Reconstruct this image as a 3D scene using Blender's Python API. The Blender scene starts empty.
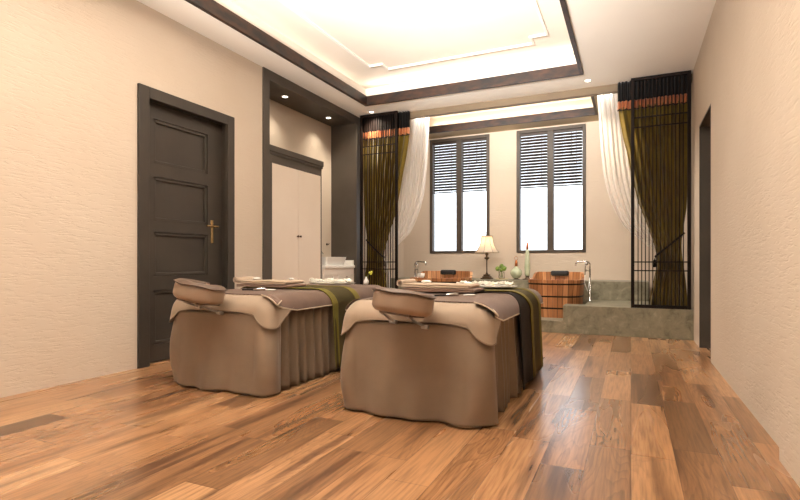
import bpy, bmesh, math, random
from mathutils import Vector, Matrix, noise
random.seed(7)
PI = math.pi
sc = bpy.context.scene
COL = sc.collection

# ---------------------------------------------------------------- camera
cam_d = bpy.data.cameras.new('camera')
cam = bpy.data.objects.new('camera', cam_d); COL.objects.link(cam)
cam.location = (0, 0, 1.0)
cam.rotation_euler = (math.radians(90), 0, math.radians(24.58))
cam_d.sensor_width = 36; cam_d.lens = 22.72; cam_d.shift_y = 0.015
cam_d.clip_start = 0.02
sc.camera = cam

# ---------------------------------------------------------------- world
w = bpy.data.worlds.new('world'); sc.world = w; w.use_nodes = True
bg = w.node_tree.nodes['Background']
bg.inputs[0].default_value = (0.86, 0.93, 1.0, 1); bg.inputs[1].default_value = 2.8

sc.view_settings.view_transform = 'Standard'
sc.view_settings.look = 'None'
sc.view_settings.gamma = 1
sc.view_settings.use_curve_mapping = False
sc.view_settings.exposure = 0.16

WARM = (1.0, 0.87, 0.70)
SOFT = (1.0, 0.95, 0.89)

def area_light(name, loc, rot, sx, sy, power, color):
    d = bpy.data.lights.new(name, 'AREA'); d.shape = 'RECTANGLE'; d.size = sx; d.size_y = sy
    d.energy = power; d.color = color
    o = bpy.data.objects.new(name, d); COL.objects.link(o); o.location = loc; o.rotation_euler = rot
    return o
# LED strips hidden on the ledge of the main ceiling tray, shining up and inwards
CX0, CX1, CY0, CY1 = -3.77, -0.56, 0.60, 6.95     # edge of the tray opening
COVE = 5
area_light('cove_light', (CX0 - 0.12, (CY0+CY1)/2, 3.66), (0, math.radians(180-68), 0), 0.06, CY1-CY0, COVE*1.5, SOFT)
area_light('cove_light', (CX1 + 0.12, (CY0+CY1)/2, 3.66), (0, math.radians(180+68), 0), 0.06, CY1-CY0, COVE*1.5, SOFT)
area_light('cove_light', ((CX0+CX1)/2, CY1 + 0.12, 3.66), (math.radians(180+68), 0, 0), CX1-CX0, 0.06, COVE, SOFT)
area_light('cove_light', ((CX0+CX1)/2, CY0 - 0.12, 3.66), (math.radians(180-68), 0, 0), CX1-CX0, 0.06, COVE, SOFT)
# LED strip of the bath alcove tray
area_light('cove_light', (-2.0, 9.035, 3.60), (math.radians(180+20), 0, 0), 2.9, 0.03, 5, SOFT)
area_light('alcove_fill', (-1.75, 7.72, 3.42), (math.radians(40), 0, 0), 3.0, 0.06, 66, SOFT)  # added fill strip hidden by the beam, brightens the alcove
# added downward fill below the tray, out of view, to brighten the room
area_light('tray_down_fill', (-1.9, 2.3, 3.70), (0, 0, 0), 2.4, 2.4, 18, SOFT)
# added broad fill behind the camera; no window is built there
area_light('rear_fill', (-1.9, -1.45, 1.75), (math.radians(90), 0, 0), 3.4, 2.2, 10, (1.0, 0.95, 0.89))
# added unseen fill behind the camera, aimed up to lift the ceiling
area_light('ceiling_fill', (-1.7, -1.35, 1.7), (math.radians(120), 0, 0), 1.8, 0.3, 350, SOFT).data.spread = math.radians(50)
# ---------------------------------------------------------------- helpers
def lin(c):
    return tuple(((v/255)/12.92 if v/255 <= 0.04045 else (((v/255)+0.055)/1.055)**2.4) for v in c) + (1,)

class NT:
    def __init__(s, name):
        s.m = bpy.data.materials.new(name); s.m.use_nodes = True
        s.t = s.m.node_tree; s.p = s.t.nodes['Principled BSDF']; s.out = s.t.nodes['Material Output']
    def n(s, typ, **kw):
        x = s.t.nodes.new(typ)
        for k, v in kw.items(): setattr(x, k, v)
        return x
    def l(s, a, b): s.t.links.new(a, b)
    def math(s, op, a, b=None, c=None):
        x = s.n('ShaderNodeMath', operation=op)
        for i, v in enumerate((a, b, c)):
            if v is None: continue
            if isinstance(v, (int, float)): x.inputs[i].default_value = v
            else: s.l(v, x.inputs[i])
        return x.outputs[0]
    def ramp(s, fac, stops):
        r = s.n('ShaderNodeValToRGB')
        while len(r.color_ramp.elements) < len(stops): r.color_ramp.elements.new(0.5)
        for e, (p, c) in zip(r.color_ramp.elements, stops): e.position = p; e.color = c
        s.l(fac, r.inputs[0]); return r.outputs[0]

def mat(name, c, c2=None, rough=0.6, metal=0.0, scale=(8, 8, 8), bump=0.0, bscale=None, sheen=0.0, coat=0.0, detail=4.0, dist=0.01, spec=0.5, coords='Object', lo=.3, hi=.7):
    """principled material whose colour wanders between c and c2 with noise, plus a noise bump"""
    N = NT(name)
    tc = N.n('ShaderNodeTexCoord')
    mp = N.n('ShaderNodeMapping'); mp.inputs['Scale'].default_value = scale
    N.l(tc.outputs[coords], mp.inputs[0])
    nz = N.n('ShaderNodeTexNoise'); nz.inputs['Scale'].default_value = 1; nz.inputs['Detail'].default_value = detail
    N.l(mp.outputs[0], nz.inputs[0])
    c2 = c2 or tuple(min(255, v*1.07) for v in c)
    N.l(N.ramp(nz.outputs[0], [(lo, lin(c)), (hi, lin(c2))]), N.p.inputs['Base Color'])
    N.p.inputs['Roughness'].default_value = rough; N.p.inputs['Metallic'].default_value = metal
    N.p.inputs['Specular IOR Level'].default_value = spec
    if sheen: N.p.inputs['Sheen Weight'].default_value = sheen; N.p.inputs['Sheen Roughness'].default_value = .4
    if coat: N.p.inputs['Coat Weight'].default_value = coat; N.p.inputs['Coat Roughness'].default_value = 0.1
    if bump:
        mp2 = N.n('ShaderNodeMapping'); mp2.inputs['Scale'].default_value = bscale or scale
        N.l(tc.outputs[coords], mp2.inputs[0])
        n2 = N.n('ShaderNodeTexNoise'); n2.inputs['Scale'].default_value = 1; n2.inputs['Detail'].default_value = 5
        N.l(mp2.outputs[0], n2.inputs[0])
        b = N.n('ShaderNodeBump'); b.inputs['Strength'].default_value = bump; b.inputs['Distance'].default_value = dist
        N.l(n2.outputs[0], b.inputs['Height']); N.l(b.outputs[0], N.p.inputs['Normal'])
    return N.m

def emis(name, c, strength):
    N = NT(name); N.t.nodes.remove(N.p)
    e = N.n('ShaderNodeEmission'); e.inputs[0].default_value = c + (1,); e.inputs[1].default_value = strength
    N.l(e.outputs[0], N.out.inputs[0]); return N.m

def stucco(name, c, c2, horiz):
    N = NT(name)
    g = N.n('ShaderNodeNewGeometry')
    mp = N.n('ShaderNodeMapping'); mp.inputs['Scale'].default_value = horiz
    N.l(g.outputs['Position'], mp.inputs[0])
    nz = N.n('ShaderNodeTexNoise'); nz.inputs['Scale'].default_value = 1; nz.inputs['Detail'].default_value = 5; nz.inputs['Distortion'].default_value = .6
    N.l(mp.outputs[0], nz.inputs[0])
    r = N.ramp(nz.outputs[0], [(0.36, (0, 0, 0, 1)), (0.50, (1, 1, 1, 1))])
    b = N.n('ShaderNodeBump'); b.inputs['Strength'].default_value = .26; b.inputs['Distance'].default_value = .008
    N.l(r, b.inputs['Height']); N.l(b.outputs[0], N.p.inputs['Normal'])
    n2 = N.n('ShaderNodeTexNoise'); n2.inputs['Scale'].default_value = 1.3; n2.inputs['Detail'].default_value = 3
    N.l(g.outputs['Position'], n2.inputs[0])
    N.l(N.ramp(n2.outputs[0], [(.3, lin(c)), (.7, lin(c2))]), N.p.inputs['Base Color'])
    N.p.inputs['Roughness'].default_value = .75; N.p.inputs['Specular IOR Level'].default_value = .25
    return N.m

def plank_floor():
    N = NT('walnut_planks')
    g = N.n('ShaderNodeNewGeometry'); sx = N.n('ShaderNodeSeparateXYZ'); N.l(g.outputs['Position'], sx.inputs[0])
    X, Y = sx.outputs[0], sx.outputs[1]
    xs = N.math('DIVIDE', X, 0.205); row = N.math('FLOOR', xs)
    wn = N.n('ShaderNodeTexWhiteNoise', noise_dimensions='1D'); N.l(row, wn.inputs['W'])
    ys = N.math('ADD', N.math('DIVIDE', Y, 1.05), N.math('MULTIPLY', wn.outputs[0], 7.3)); cell = N.math('FLOOR', ys)
    cid = N.n('ShaderNodeCombineXYZ'); N.l(row, cid.inputs[0]); N.l(cell, cid.inputs[1])
    cw = N.n('ShaderNodeTexWhiteNoise', noise_dimensions='3D'); N.l(cid.outputs[0], cw.inputs[0])
    base = N.ramp(cw.outputs[0], [(0.0, lin((92, 64, 42))), (0.09, lin((134, 97, 65))), (0.42, lin((160, 116, 79))), (0.72, lin((173, 128, 89))), (1.0, lin((190, 147, 106)))])
    # grain: coordinates shifted per plank, stretched along the plank
    sh = N.n('ShaderNodeVectorMath', operation='MULTIPLY'); N.l(cw.outputs['Color'], sh.inputs[0]); sh.inputs[1].default_value = (9, 9, 9)
    mp = N.n('ShaderNodeVectorMath', operation='MULTIPLY'); N.l(g.outputs['Position'], mp.inputs[0]); mp.inputs[1].default_value = (3.6, 0.55, 1)
    ad = N.n('ShaderNodeVectorMath', operation='ADD'); N.l(mp.outputs[0], ad.inputs[0]); N.l(sh.outputs[0], ad.inputs[1])
    nz = N.n('ShaderNodeTexNoise'); nz.inputs['Scale'].default_value = 1.0; nz.inputs['Detail'].default_value = 1.5; nz.inputs['Distortion'].default_value = .3
    N.l(ad.outputs[0], nz.inputs[0])
    wob = N.n('ShaderNodeTexNoise'); wob.inputs['Scale'].default_value = 1; wob.inputs['Detail'].default_value = 5
    wm = N.n('ShaderNodeVectorMath', operation='MULTIPLY'); N.l(g.outputs['Position'], wm.inputs[0]); wm.inputs[1].default_value = (26, 2.0, 1); N.l(wm.outputs[0], wob.inputs[0])
    ph = N.math('ADD', N.math('MULTIPLY', nz.outputs[0], 40), N.math('MULTIPLY', wob.outputs[0], 1.6))
    rings = N.math('FRACT', ph)
    rr = N.ramp(rings, [(0.0, (1.03, 1.03, 1.03, 1)), (0.6, (0.90, 0.88, 0.86, 1)), (.92, (0.60, .57, .55, 1)), (1, (1.0, 1.0, 1.0, 1))])
    fm = N.n('ShaderNodeVectorMath', operation='MULTIPLY'); N.l(g.outputs['Position'], fm.inputs[0]); fm.inputs[1].default_value = (70, 3.5, 1)
    fn = N.n('ShaderNodeTexNoise'); fn.inputs['Scale'].default_value = 1; fn.inputs['Detail'].default_value = 6; N.l(fm.outputs[0], fn.inputs[0])
    fr = N.ramp(fn.outputs[0], [(0.32, (0.60, 0.57, 0.55, 1)), (0.58, (1.06, 1.06, 1.06, 1))])
    # dark streaks
    dm = N.n('ShaderNodeVectorMath', operation='MULTIPLY'); N.l(ad.outputs[0], dm.inputs[0]); dm.inputs[1].default_value = (2.6, 1.0, 1)
    dn = N.n('ShaderNodeTexNoise'); dn.inputs['Scale'].default_value = 1; dn.inputs['Detail'].default_value = 2; N.l(dm.outputs[0], dn.inputs[0])
    dr = N.ramp(dn.outputs[0], [(0.33, (0.42, 0.38, 0.36, 1)), (0.42, (.85, .84, .82, 1)), (0.5, (1, 1, 1, 1))])
    def mul(a, b, f):
        m = N.n('ShaderNodeMix', data_type='RGBA', blend_type='MULTIPLY'); m.inputs[0].default_value = f
        N.l(a, m.inputs[6]); N.l(b, m.inputs[7]); return m.outputs[2]
    rmask = N.ramp(N.math('FRACT', N.math('MULTIPLY', cw.outputs[0], 7.31)), [(.35, (0, 0, 0, 1)), (.75, (1, 1, 1, 1))])
    rmx = N.n('ShaderNodeMix', data_type='RGBA'); N.l(rmask, rmx.inputs[0]); rmx.inputs[6].default_value = (1, 1, 1, 1); N.l(rr, rmx.inputs[7])
    c = mul(mul(mul(base, rmx.outputs[2], .75), fr, 1.0), dr, 1.0)
    fx = N.math('FRACT', xs); fy = N.math('FRACT', ys)
    ex = N.math('MINIMUM', fx, N.math('SUBTRACT', 1, fx)); ey = N.math('MINIMUM', fy, N.math('SUBTRACT', 1, fy))
    gap = N.math('MINIMUM', N.math('MULTIPLY', ex, 0.205), N.math('MULTIPLY', ey, 1.05))
    gr = N.ramp(gap, [(0.0, (0.35, 0.3, 0.28, 1)), (0.0022, (1, 1, 1, 1))])
    c = mul(c, gr, .8)
    N.l(c, N.p.inputs['Base Color'])
    rn = N.ramp(nz.outputs[0], [(0.3, (.24, .24, .24, 1)), (0.7, (.34, .34, .34, 1))])
    N.l(rn, N.p.inputs['Roughness'])
    N.p.inputs['Specular IOR Level'].default_value = .6
    N.p.inputs['Coat Weight'].default_value = .35; N.p.inputs['Coat Roughness'].default_value = .22
    b = N.n('ShaderNodeBump'); b.inputs['Strength'].default_value = .25; b.inputs['Distance'].default_value = .002
    hh = N.math('ADD', N.math('MULTIPLY', fn.outputs[0], .5), gr)
    N.l(hh, b.inputs['Height']); N.l(b.outputs[0], N.p.inputs['Normal'])
    return N.m

def stone(name):
    N = NT(name)
    g = N.n('ShaderNodeNewGeometry')
    nz = N.n('ShaderNodeTexNoise'); nz.inputs['Scale'].default_value = 9; nz.inputs['Detail'].default_value = 10; nz.inputs['Roughness'].default_value = .68; nz.inputs['Distortion'].default_value = .5
    N.l(g.outputs['Position'], nz.inputs[0])
    N.l(N.ramp(nz.outputs[0], [(.30, lin((92, 86, 68))), (.45, lin((126, 120, 100))), (.58, lin((138, 132, 112))), (.72, lin((166, 160, 138)))]), N.p.inputs['Base Color'])
    N.p.inputs['Roughness'].default_value = .35
    return N.m

def fabric(name, c, c2, rough=.8, sheen=.15, weave=500, bump=.25):
    return mat(name, c, c2, rough=rough, sheen=sheen, scale=(5, 5, 5), bump=bump, bscale=(weave, weave, weave), dist=.002, spec=.25)

def glass_mat(name, tint=(1, 1, 1)):
    N = NT(name); N.t.nodes.remove(N.p)
    tr = N.n('ShaderNodeBsdfTransparent'); tr.inputs[0].default_value = tint + (1,)
    gl = N.n('ShaderNodeBsdfGlossy'); gl.inputs['Roughness'].default_value = .02
    fz = N.n('ShaderNodeFresnel'); fz.inputs[0].default_value = 1.45
    mx = N.n('ShaderNodeMixShader'); N.l(fz.outputs[0], mx.inputs[0]); N.l(tr.outputs[0], mx.inputs[1]); N.l(gl.outputs[0], mx.inputs[2])
    N.l(mx.outputs[0], N.out.inputs[0]); return N.m

def sheer_mat():
    N = NT('sheer_voile'); N.t.nodes.remove(N.p)
    tr = N.n('ShaderNodeBsdfTransparent')
    df = N.n('ShaderNodeBsdfDiffuse'); df.inputs[0].default_value = lin((248, 244, 238))
    tl = N.n('ShaderNodeBsdfTranslucent'); tl.inputs[0].default_value = lin((240, 232, 222))
    a = N.n('ShaderNodeMixShader'); a.inputs[0].default_value = .35; N.l(df.outputs[0], a.inputs[1]); N.l(tl.outputs[0], a.inputs[2])
    tc = N.n('ShaderNodeTexCoord'); mp = N.n('ShaderNodeMapping'); mp.inputs['Scale'].default_value = (40, 40, 2); N.l(tc.outputs['Object'], mp.inputs[0])
    nz = N.n('ShaderNodeTexNoise'); nz.inputs['Scale'].default_value = 1; N.l(mp.outputs[0], nz.inputs[0])
    r = N.ramp(nz.outputs[0], [(.3, (.86, .86, .86, 1)), (.7, (.97, .97, .97, 1))])
    b = N.n('ShaderNodeMixShader'); N.l(r, b.inputs[0]); N.l(tr.outputs[0], b.inputs[1]); N.l(a.outputs[0], b.inputs[2])
    N.l(b.outputs[0], N.out.inputs[0]); return N.m

def stave_mat():
    N = NT('cedar_staves')
    tc = N.n('ShaderNodeTexCoord')
    mp = N.n('ShaderNodeMapping'); mp.inputs['Scale'].default_value = (45, 45, 2.5); N.l(tc.outputs['Object'], mp.inputs[0])
    nz = N.n('ShaderNodeTexNoise'); nz.inputs['Scale'].default_value = 1; nz.inputs['Detail'].default_value = 5; N.l(mp.outputs[0], nz.inputs[0])
    at = N.n('ShaderNodeAttribute', attribute_name='stave')
    m = N.math('ADD', N.math('MULTIPLY', nz.outputs[0], .55), N.math('MULTIPLY', at.outputs['Fac'], .5))
    N.l(N.ramp(m, [(0, lin((62, 36, 20))), (.2, lin((140, 92, 56))), (.5, lin((182, 122, 76))), (.8, lin((214, 160, 112)))]), N.p.inputs['Base Color'])
    N.p.inputs['Roughness'].default_value = .42
    return N.m

M = {}
M['wall_y'] = stucco('stucco_side', (202, 187, 169), (207, 193, 176), (20, 9, 62))
M['wall_x'] = stucco('stucco_end', (204, 187, 167), (209, 193, 174), (9, 20, 62))
M['ceil'] = mat('ceiling_paint', (244, 238, 229), (246, 241, 232), rough=.7, scale=(2, 2, 2))
M['beam'] = mat('beam_paint', (116, 98, 76), (126, 108, 84), rough=.6, scale=(3, 3, 3))
M['floor'] = plank_floor()
M['cove_wood'] = mat('dark_burl_wood', (18, 9, 5), (68, 38, 18), rough=.5, lo=.35, hi=.72, scale=(6, 6, 14), detail=7)
M['grey'] = mat('grey_lacquer', (76, 69, 61), (84, 76, 68), rough=.5, spec=.35, scale=(3, 3, 3), bump=.05, bscale=(60, 60, 8))
M['door'] = mat('charcoal_door_paint', (58, 52, 46), (66, 59, 52), rough=.45, spec=.35, scale=(3, 3, 3), bump=.06, bscale=(80, 80, 6))
M['cream'] = mat('cream_lacquer', (226, 212, 196), (230, 217, 202), rough=.4, scale=(2, 2, 2))
M['white'] = mat('white_ceramic', (240, 238, 232), (244, 242, 237), rough=.2, scale=(3, 3, 3), coat=.3)
M['stone'] = stone('grey_green_stone')
M['black_metal'] = mat('bronze_black_metal', (20, 11, 8), (27, 16, 11), spec=.15, rough=.5, metal=0, scale=(20, 20, 20))
M['win_frame'] = mat('window_frame_paint', (66, 55, 44), (74, 62, 50), rough=.5, scale=(6, 6, 6))
M['blind'] = mat('dark_slat_wood', (48, 34, 24), (58, 42, 30), rough=.5, scale=(3, 30, 30))
M['chrome'] = mat('chrome', (190, 188, 184), (205, 203, 200), rough=.18, metal=1, scale=(9, 9, 9))
M['brass'] = mat('champagne_brass', (190, 165, 120), (205, 180, 136), rough=.25, metal=1, scale=(9, 9, 9))
M['knob'] = mat('bronze_knob', (60, 44, 34), (72, 54, 42), rough=.35, metal=.8, scale=(20, 20, 20))
M['velvet'] = fabric('olive_velvet', (98, 80, 16), (122, 100, 26), sheen=.4, rough=.6, weave=200)
M['copper'] = fabric('copper_satin', (176, 104, 66), (196, 126, 84), rough=.45, weave=200)
M['black_cloth'] = fabric('black_cloth', (12, 8, 7), (17, 12, 10), weave=200)
M['sheer'] = sheer_mat()
M['beige_cloth'] = fabric('taupe_cotton', (126, 107, 88), (134, 115, 95), rough=.75)
M['sheet'] = fabric('light_taupe_sheet', (148, 129, 110), (156, 137, 117), rough=.7)
M['skirt'] = fabric('taupe_pleated_cotton', (116, 98, 79), (124, 105, 86), rough=.75)
M['coverlet'] = fabric('brown_coverlet_cloth', (98, 78, 67), (108, 87, 75), rough=.7)
M['hem'] = fabric('hem_piping', (176, 158, 136), (186, 168, 146), rough=.6)
M['olive_cloth'] = fabric('olive_runner_cloth', (104, 94, 36), (116, 105, 46), rough=.7, sheen=0)
M['dark_olive'] = fabric('dark_olive_cloth', (62, 53, 24), (70, 60, 29), rough=.75, sheen=0)
M['runner_shade'] = fabric('runner_shade_tone', (26, 20, 15), (33, 26, 19), rough=.8, sheen=0)  # near-black tone for the shade beside the runner
M['leather'] = mat('taupe_leather', (140, 117, 97), (148, 125, 104), rough=.42, scale=(6, 6, 6), bump=.1, bscale=(150, 150, 150), dist=.002)
M['dark_leather'] = mat('dark_taupe_leather', (84, 66, 54), (94, 75, 62), rough=.45, scale=(6, 6, 6))
M['towel'] = fabric('cream_towel', (172, 152, 132), (180, 160, 140), weave=260, bump=.6, rough=.9)
M['brown_towel'] = fabric('brown_towel', (120, 96, 82), (130, 105, 90), weave=260, bump=.6, rough=.9)
M['stave'] = stave_mat()
M['hoop'] = mat('black_hoop', (26, 20, 17), (36, 28, 24), rough=.4, metal=.5, scale=(9, 9, 9))
M['foam'] = mat('black_foam', (16, 14, 14), (24, 21, 21), rough=.6, scale=(30, 30, 30))
M['glass'] = glass_mat('window_glass')
M['petal_white'] = mat('white_petal', (246, 244, 232), (250, 249, 240), rough=.5, scale=(20, 20, 20))
M['petal_pink'] = mat('pink_petal', (226, 96, 108), (238, 132, 138), rough=.5, scale=(20, 20, 20))
M['leaf'] = mat('green_leaf', (92, 122, 44), (138, 162, 72), rough=.5, scale=(40, 40, 40))
M['yellow'] = mat('yellow_green_bloom', (200, 200, 60), (216, 214, 90), rough=.5, scale=(40, 40, 40))
M['celadon'] = mat('celadon_glaze', (176, 184, 152), (198, 204, 176), rough=.2, scale=(6, 6, 6), coat=.4)
M['shade'] = None
M['bronze'] = mat('aged_bronze', (78, 60, 42), (96, 76, 54), rough=.4, metal=.6, scale=(20, 20, 20))
M['wicker'] = mat('pale_wicker', (190, 172, 128), (206, 190, 148), rough=.7, scale=(60, 60, 60))
N = NT('lamp_shade_fabric')
N.p.inputs['Base Color'].default_value = lin((246, 240, 230)); N.p.inputs['Roughness'].default_value = .8
tl = N.n('ShaderNodeBsdfTranslucent'); tl.inputs[0].default_value = lin((244, 226, 200))
mx = N.n('ShaderNodeMixShader'); mx.inputs[0].default_value = .6
N.l(N.p.outputs[0], mx.inputs[1]); N.l(tl.outputs[0], mx.inputs[2]); N.l(mx.outputs[0], N.out.inputs[0])
M['shade'] = N.m
N = NT('bath_water'); N.p.inputs['Base Color'].default_value = lin((196, 190, 176)); N.p.inputs['Roughness'].default_value = .05
wn = N.n('ShaderNodeTexNoise'); wn.inputs['Scale'].default_value = 12
wb = N.n('ShaderNodeBump'); wb.inputs['Strength'].default_value = .2; N.l(wn.outputs[0], wb.inputs['Height']); N.l(wb.outputs[0], N.p.inputs['Normal'])
M['water'] = N.m
N = NT('clear_vase_glass'); N.p.inputs['Base Color'].default_value = (1, 1, 1, 1); N.p.inputs['Roughness'].default_value = .03
N.p.inputs['Transmission Weight'].default_value = 1; N.p.inputs['IOR'].default_value = 1.3
M['clear'] = N.m
M['spot_glow'] = emis('downlight_glow', (1.0, 0.90, 0.76), 9)

class MB:
    """collects shapes and links them as one mesh object"""
    def __init__(s): s.b = bmesh.new()
    def box(s, x0, x1, y0, y1, z0, z1, bev=0, seg=2):
        vs = [s.b.verts.new(p) for p in ((x0,y0,z0),(x1,y0,z0),(x1,y1,z0),(x0,y1,z0),(x0,y0,z1),(x1,y0,z1),(x1,y1,z1),(x0,y1,z1))]
        fs = [s.b.faces.new([vs[i] for i in q]) for q in ((0,3,2,1),(4,5,6,7),(0,1,5,4),(1,2,6,5),(2,3,7,6),(3,0,4,7))]
        if bev:
            es = {e for f in fs for e in f.edges}
            bmesh.ops.bevel(s.b, geom=list(es), offset=bev, segments=seg, affect='EDGES', profile=.5)
        return s
    def grid(s, P, close_u=False, close_v=False):
        """P[i][j] points"""
        V = [[s.b.verts.new(p) for p in r] for r in P]
        n, m = len(V), len(V[0])
        for i in range(n if close_u else n-1):
            for j in range(m if close_v else m-1):
                a, b, c, d = V[i][j], V[(i+1) % n][j], V[(i+1) % n][(j+1) % m], V[i][(j+1) % m]
                try: s.b.faces.new((a, b, c, d))
                except ValueError: pass
        return V
    def tube(s, pts, r, n=10, closed=False, cap=True):
        pts = [Vector(p) for p in pts]; R = r if isinstance(r, (list, tuple)) else [r]*len(pts)
        rings = []; up = Vector((0, 0, 1)); L = len(pts)
        for i, p in enumerate(pts):
            if closed: t = pts[(i+1) % L] - pts[i-1]
            else: t = pts[min(i+1, L-1)] - pts[max(i-1, 0)]
            t.normalize()
            a = t.cross(up)
            if a.length < .05: a = t.cross(Vector((0, 1, 0)))
            a.normalize(); b = a.cross(t)
            rings.append([p + (a*math.cos(2*PI*k/n) + b*math.sin(2*PI*k/n))*R[i] for k in range(n)])
        V = s.grid(rings, close_u=closed, close_v=True)
        if cap and not closed:
            s.b.faces.new(V[0]); s.b.faces.new(list(reversed(V[-1])))
        return s
    def lathe(s, prof, c=(0, 0, 0), n=24, cap=True):
        P = [[(c[0]+r*math.cos(2*PI*k/n), c[1]+r*math.sin(2*PI*k/n), c[2]+z) for k in range(n)] for r, z in prof]
        V = s.grid(P, close_v=True)
        if cap:
            s.b.faces.new(list(reversed(V[0]))); s.b.faces.new(V[-1])
        return s
    def ell(s, c, rx, ry, rz, u=14, v=8, rot=None):
        mt = Matrix.Translation(Vector(c)) @ (rot or Matrix.Identity(4)) @ Matrix.Diagonal((rx, ry, rz, 1))
        bmesh.ops.create_uvsphere(s.b, u_segments=u, v_segments=v, radius=1, matrix=mt); return s
    def build(s, name, m, parent=None, smooth=False, solid=0, sub=0, loc=None):
        bmesh.ops.recalc_face_normals(s.b, faces=s.b.faces)
        me = bpy.data.meshes.new(name); s.b.to_mesh(me); s.b.free()
        o = bpy.data.objects.new(name, me); COL.objects.link(o)
        me.materials.append(m)
        if smooth:
            for p in me.polygons: p.use_smooth = True
        if solid:
            d = o.modifiers.new('thickness', 'SOLIDIFY'); d.thickness = solid; d.offset = 0
        if sub:
            d = o.modifiers.new('smooth', 'SUBSURF'); d.levels = sub; d.render_levels = sub
        if parent: o.parent = parent
        if loc: o.location = loc
        return o

def empty(name, loc=(0, 0, 0), rz=0, label=None, cat=None, group=None, kind=None):
    o = bpy.data.objects.new(name, None); COL.objects.link(o); o.location = loc; o.rotation_euler = (0, 0, rz)
    o.empty_display_size = .1
    return tag(o, label, cat, group, kind)
def tag(o, label=None, cat=None, group=None, kind=None):
    if label: o['label'] = label
    if cat: o['category'] = cat
    if group: o['group'] = group
    if kind: o['kind'] = kind
    return o
def copy_tree(o, parent=None):
    c = o.copy(); COL.objects.link(c)
    if parent: c.parent = parent
    for ch in list(o.children): copy_tree(ch, c)
    return c
def struct(o): o['kind'] = 'structure'; return o

# ================================================================ THE ROOM
H = 3.456
XL, XR, YB, YF = -4.22, 0.727, 9.42, -1.6
m = MB(); m.box(XL-.6, XR+.5, YF, YB+.3, -.12, 0); struct(m.build('floor', M['floor']))

# left wall with the dressing recess
RY0, RY1, RZ = 5.18, 7.42, 3.33
m = MB()
DY0, DY1, DZ = 3.36, 4.47, 2.60     # door opening
for (a, b, z0, z1) in ((YF, DY0, 0, 3.9), (DY0, DY1, DZ, 3.9), (DY1, RY0-.02, 0, 3.9), (RY0-.02, RY1+.02, RZ+.02, 3.9), (RY1+.02, YB+.2, 0, 3.9)):
    m.box(XL-.14, XL, a, b, z0, z1)
m.box(XL-.62, XL-.48, RY0-.14, RY1+.14, 0, H)
m.box(XL-.22, XL-.14, DY0-.1, DY1+.1, 0, DZ+.1)
struct(m.build('wall_left', M['wall_y']))
# right wall with the doorway; the near stretch stands 45 mm proud
OY0, OY1, OZ = 5.886, 6.83, 2.59
m = MB()
m.box(XR, XR+.24, YF, OY0, 0, 3.9); m.box(XR, XR+.24, OY0, OY1, OZ, 3.9); m.box(XR, XR+.24, OY1, YB+.2, 0, 3.9)
m.box(XR-.047, XR, YF, 3.11, 0, H)
struct(m.build('wall_right', M['wall_y']))
m = MB(); m.box(XL-.2, XR+.3, YF-.12, YF, 0, 3.9); struct(m.build('wall_front', M['wall_x']))
# window wall
WIN = [(-3.65, -2.44), (-1.93, -0.718)]; WZ0, WZ1 = 1.17, 3.43
m = MB()
for a, b in ((XL, WIN[0][0]), (WIN[0][1], WIN[1][0]), (WIN[1][1], XR)): m.box(a, b, YB, YB+.22, 0, 3.9)
for a, b in WIN: m.box(a, b, YB, YB+.22, 0, WZ0); m.box(a, b, YB, YB+.22, WZ1, 3.9)
struct(m.build('wall_back', M['wall_x']))

# ceiling: flat border, raised trays
ce = empty('ceiling', (0, 0, 0), kind='structure')
BX0, BX1, BY0, BY1 = -3.55, -0.50, 7.70, 9.0
m = MB()
t = .10
m.box(XL, CX0, YF, 7.62, H, H+t); m.box(CX1, XR, YF, 7.62, H, H+t); m.box(CX0, CX1, YF, CY0, H, H+t); m.box(CX0, CX1, CY1, 7.62, H, H+t)
m.build('ceiling_border', M['ceil'], ce)
m = MB()
m.box(XL, BX0, 7.62, YB, H, H+t); m.box(BX1, XR, 7.62, YB, H, H+t); m.box(BX0, BX1, 7.62, BY0, H, H+t); m.box(BX0, BX1, BY1, YB, H, H+t)
m.build('alcove_ceiling_border', mat('alcove_soffit_paint', (176, 156, 126), (184, 164, 134), rough=.6, scale=(3, 3, 3)), ce)
m = MB()   # trays above (ledge set back so the strips hide behind it)
g = .26; TZ = 3.80
m.box(CX0-g, CX1+g, CY0-g, CY1+g, TZ, TZ+.05)
for (a, b, c, d) in ((CX0-g-.04, CX0-g, CY0-g, CY1+g), (CX1+g, CX1+g+.04, CY0-g, CY1+g), (CX0-g, CX1+g, CY0-g-.04, CY0-g), (CX0-g, CX1+g, CY1+g, CY1+g+.04)):
    m.box(a, b, c, d, H+t, TZ)
for (a, b, c, d) in ((CX0-.03, CX0, CY0-.03, CY1+.03), (CX1, CX1+.03, CY0-.03, CY1+.03), (CX0, CX1, CY0-.03, CY0), (CX0, CX1, CY1, CY1+.03)):
    m.box(a, b, c, d, H+.10, 3.705)
m.build('ceiling_tray', mat('tray_cream_paint', (236, 226, 213), (239, 230, 218), rough=.7, scale=(2, 2, 2)), ce)
m = MB()
m.box(BX0-.12, BX1+.12, BY0-.06, BY1+.10, 3.75, 3.80)
for (a, b, c, d) in ((BX0-.14, BX0-.1, BY0-.06, BY1+.1), (BX1+.1, BX1+.14, BY0-.06, BY1+.1), (BX0-.1, BX1+.1, BY1+.06, BY1+.10), (BX0-.1, BX1+.1, BY0-.08, BY0-.04)):
    m.box(a, b, c, d, H+t, 3.75)
m.build('alcove_tray', mat('alcove_tray_paint', (222, 200, 174), (228, 207, 182), rough=.6, scale=(3, 3, 3)), ce)
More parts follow.
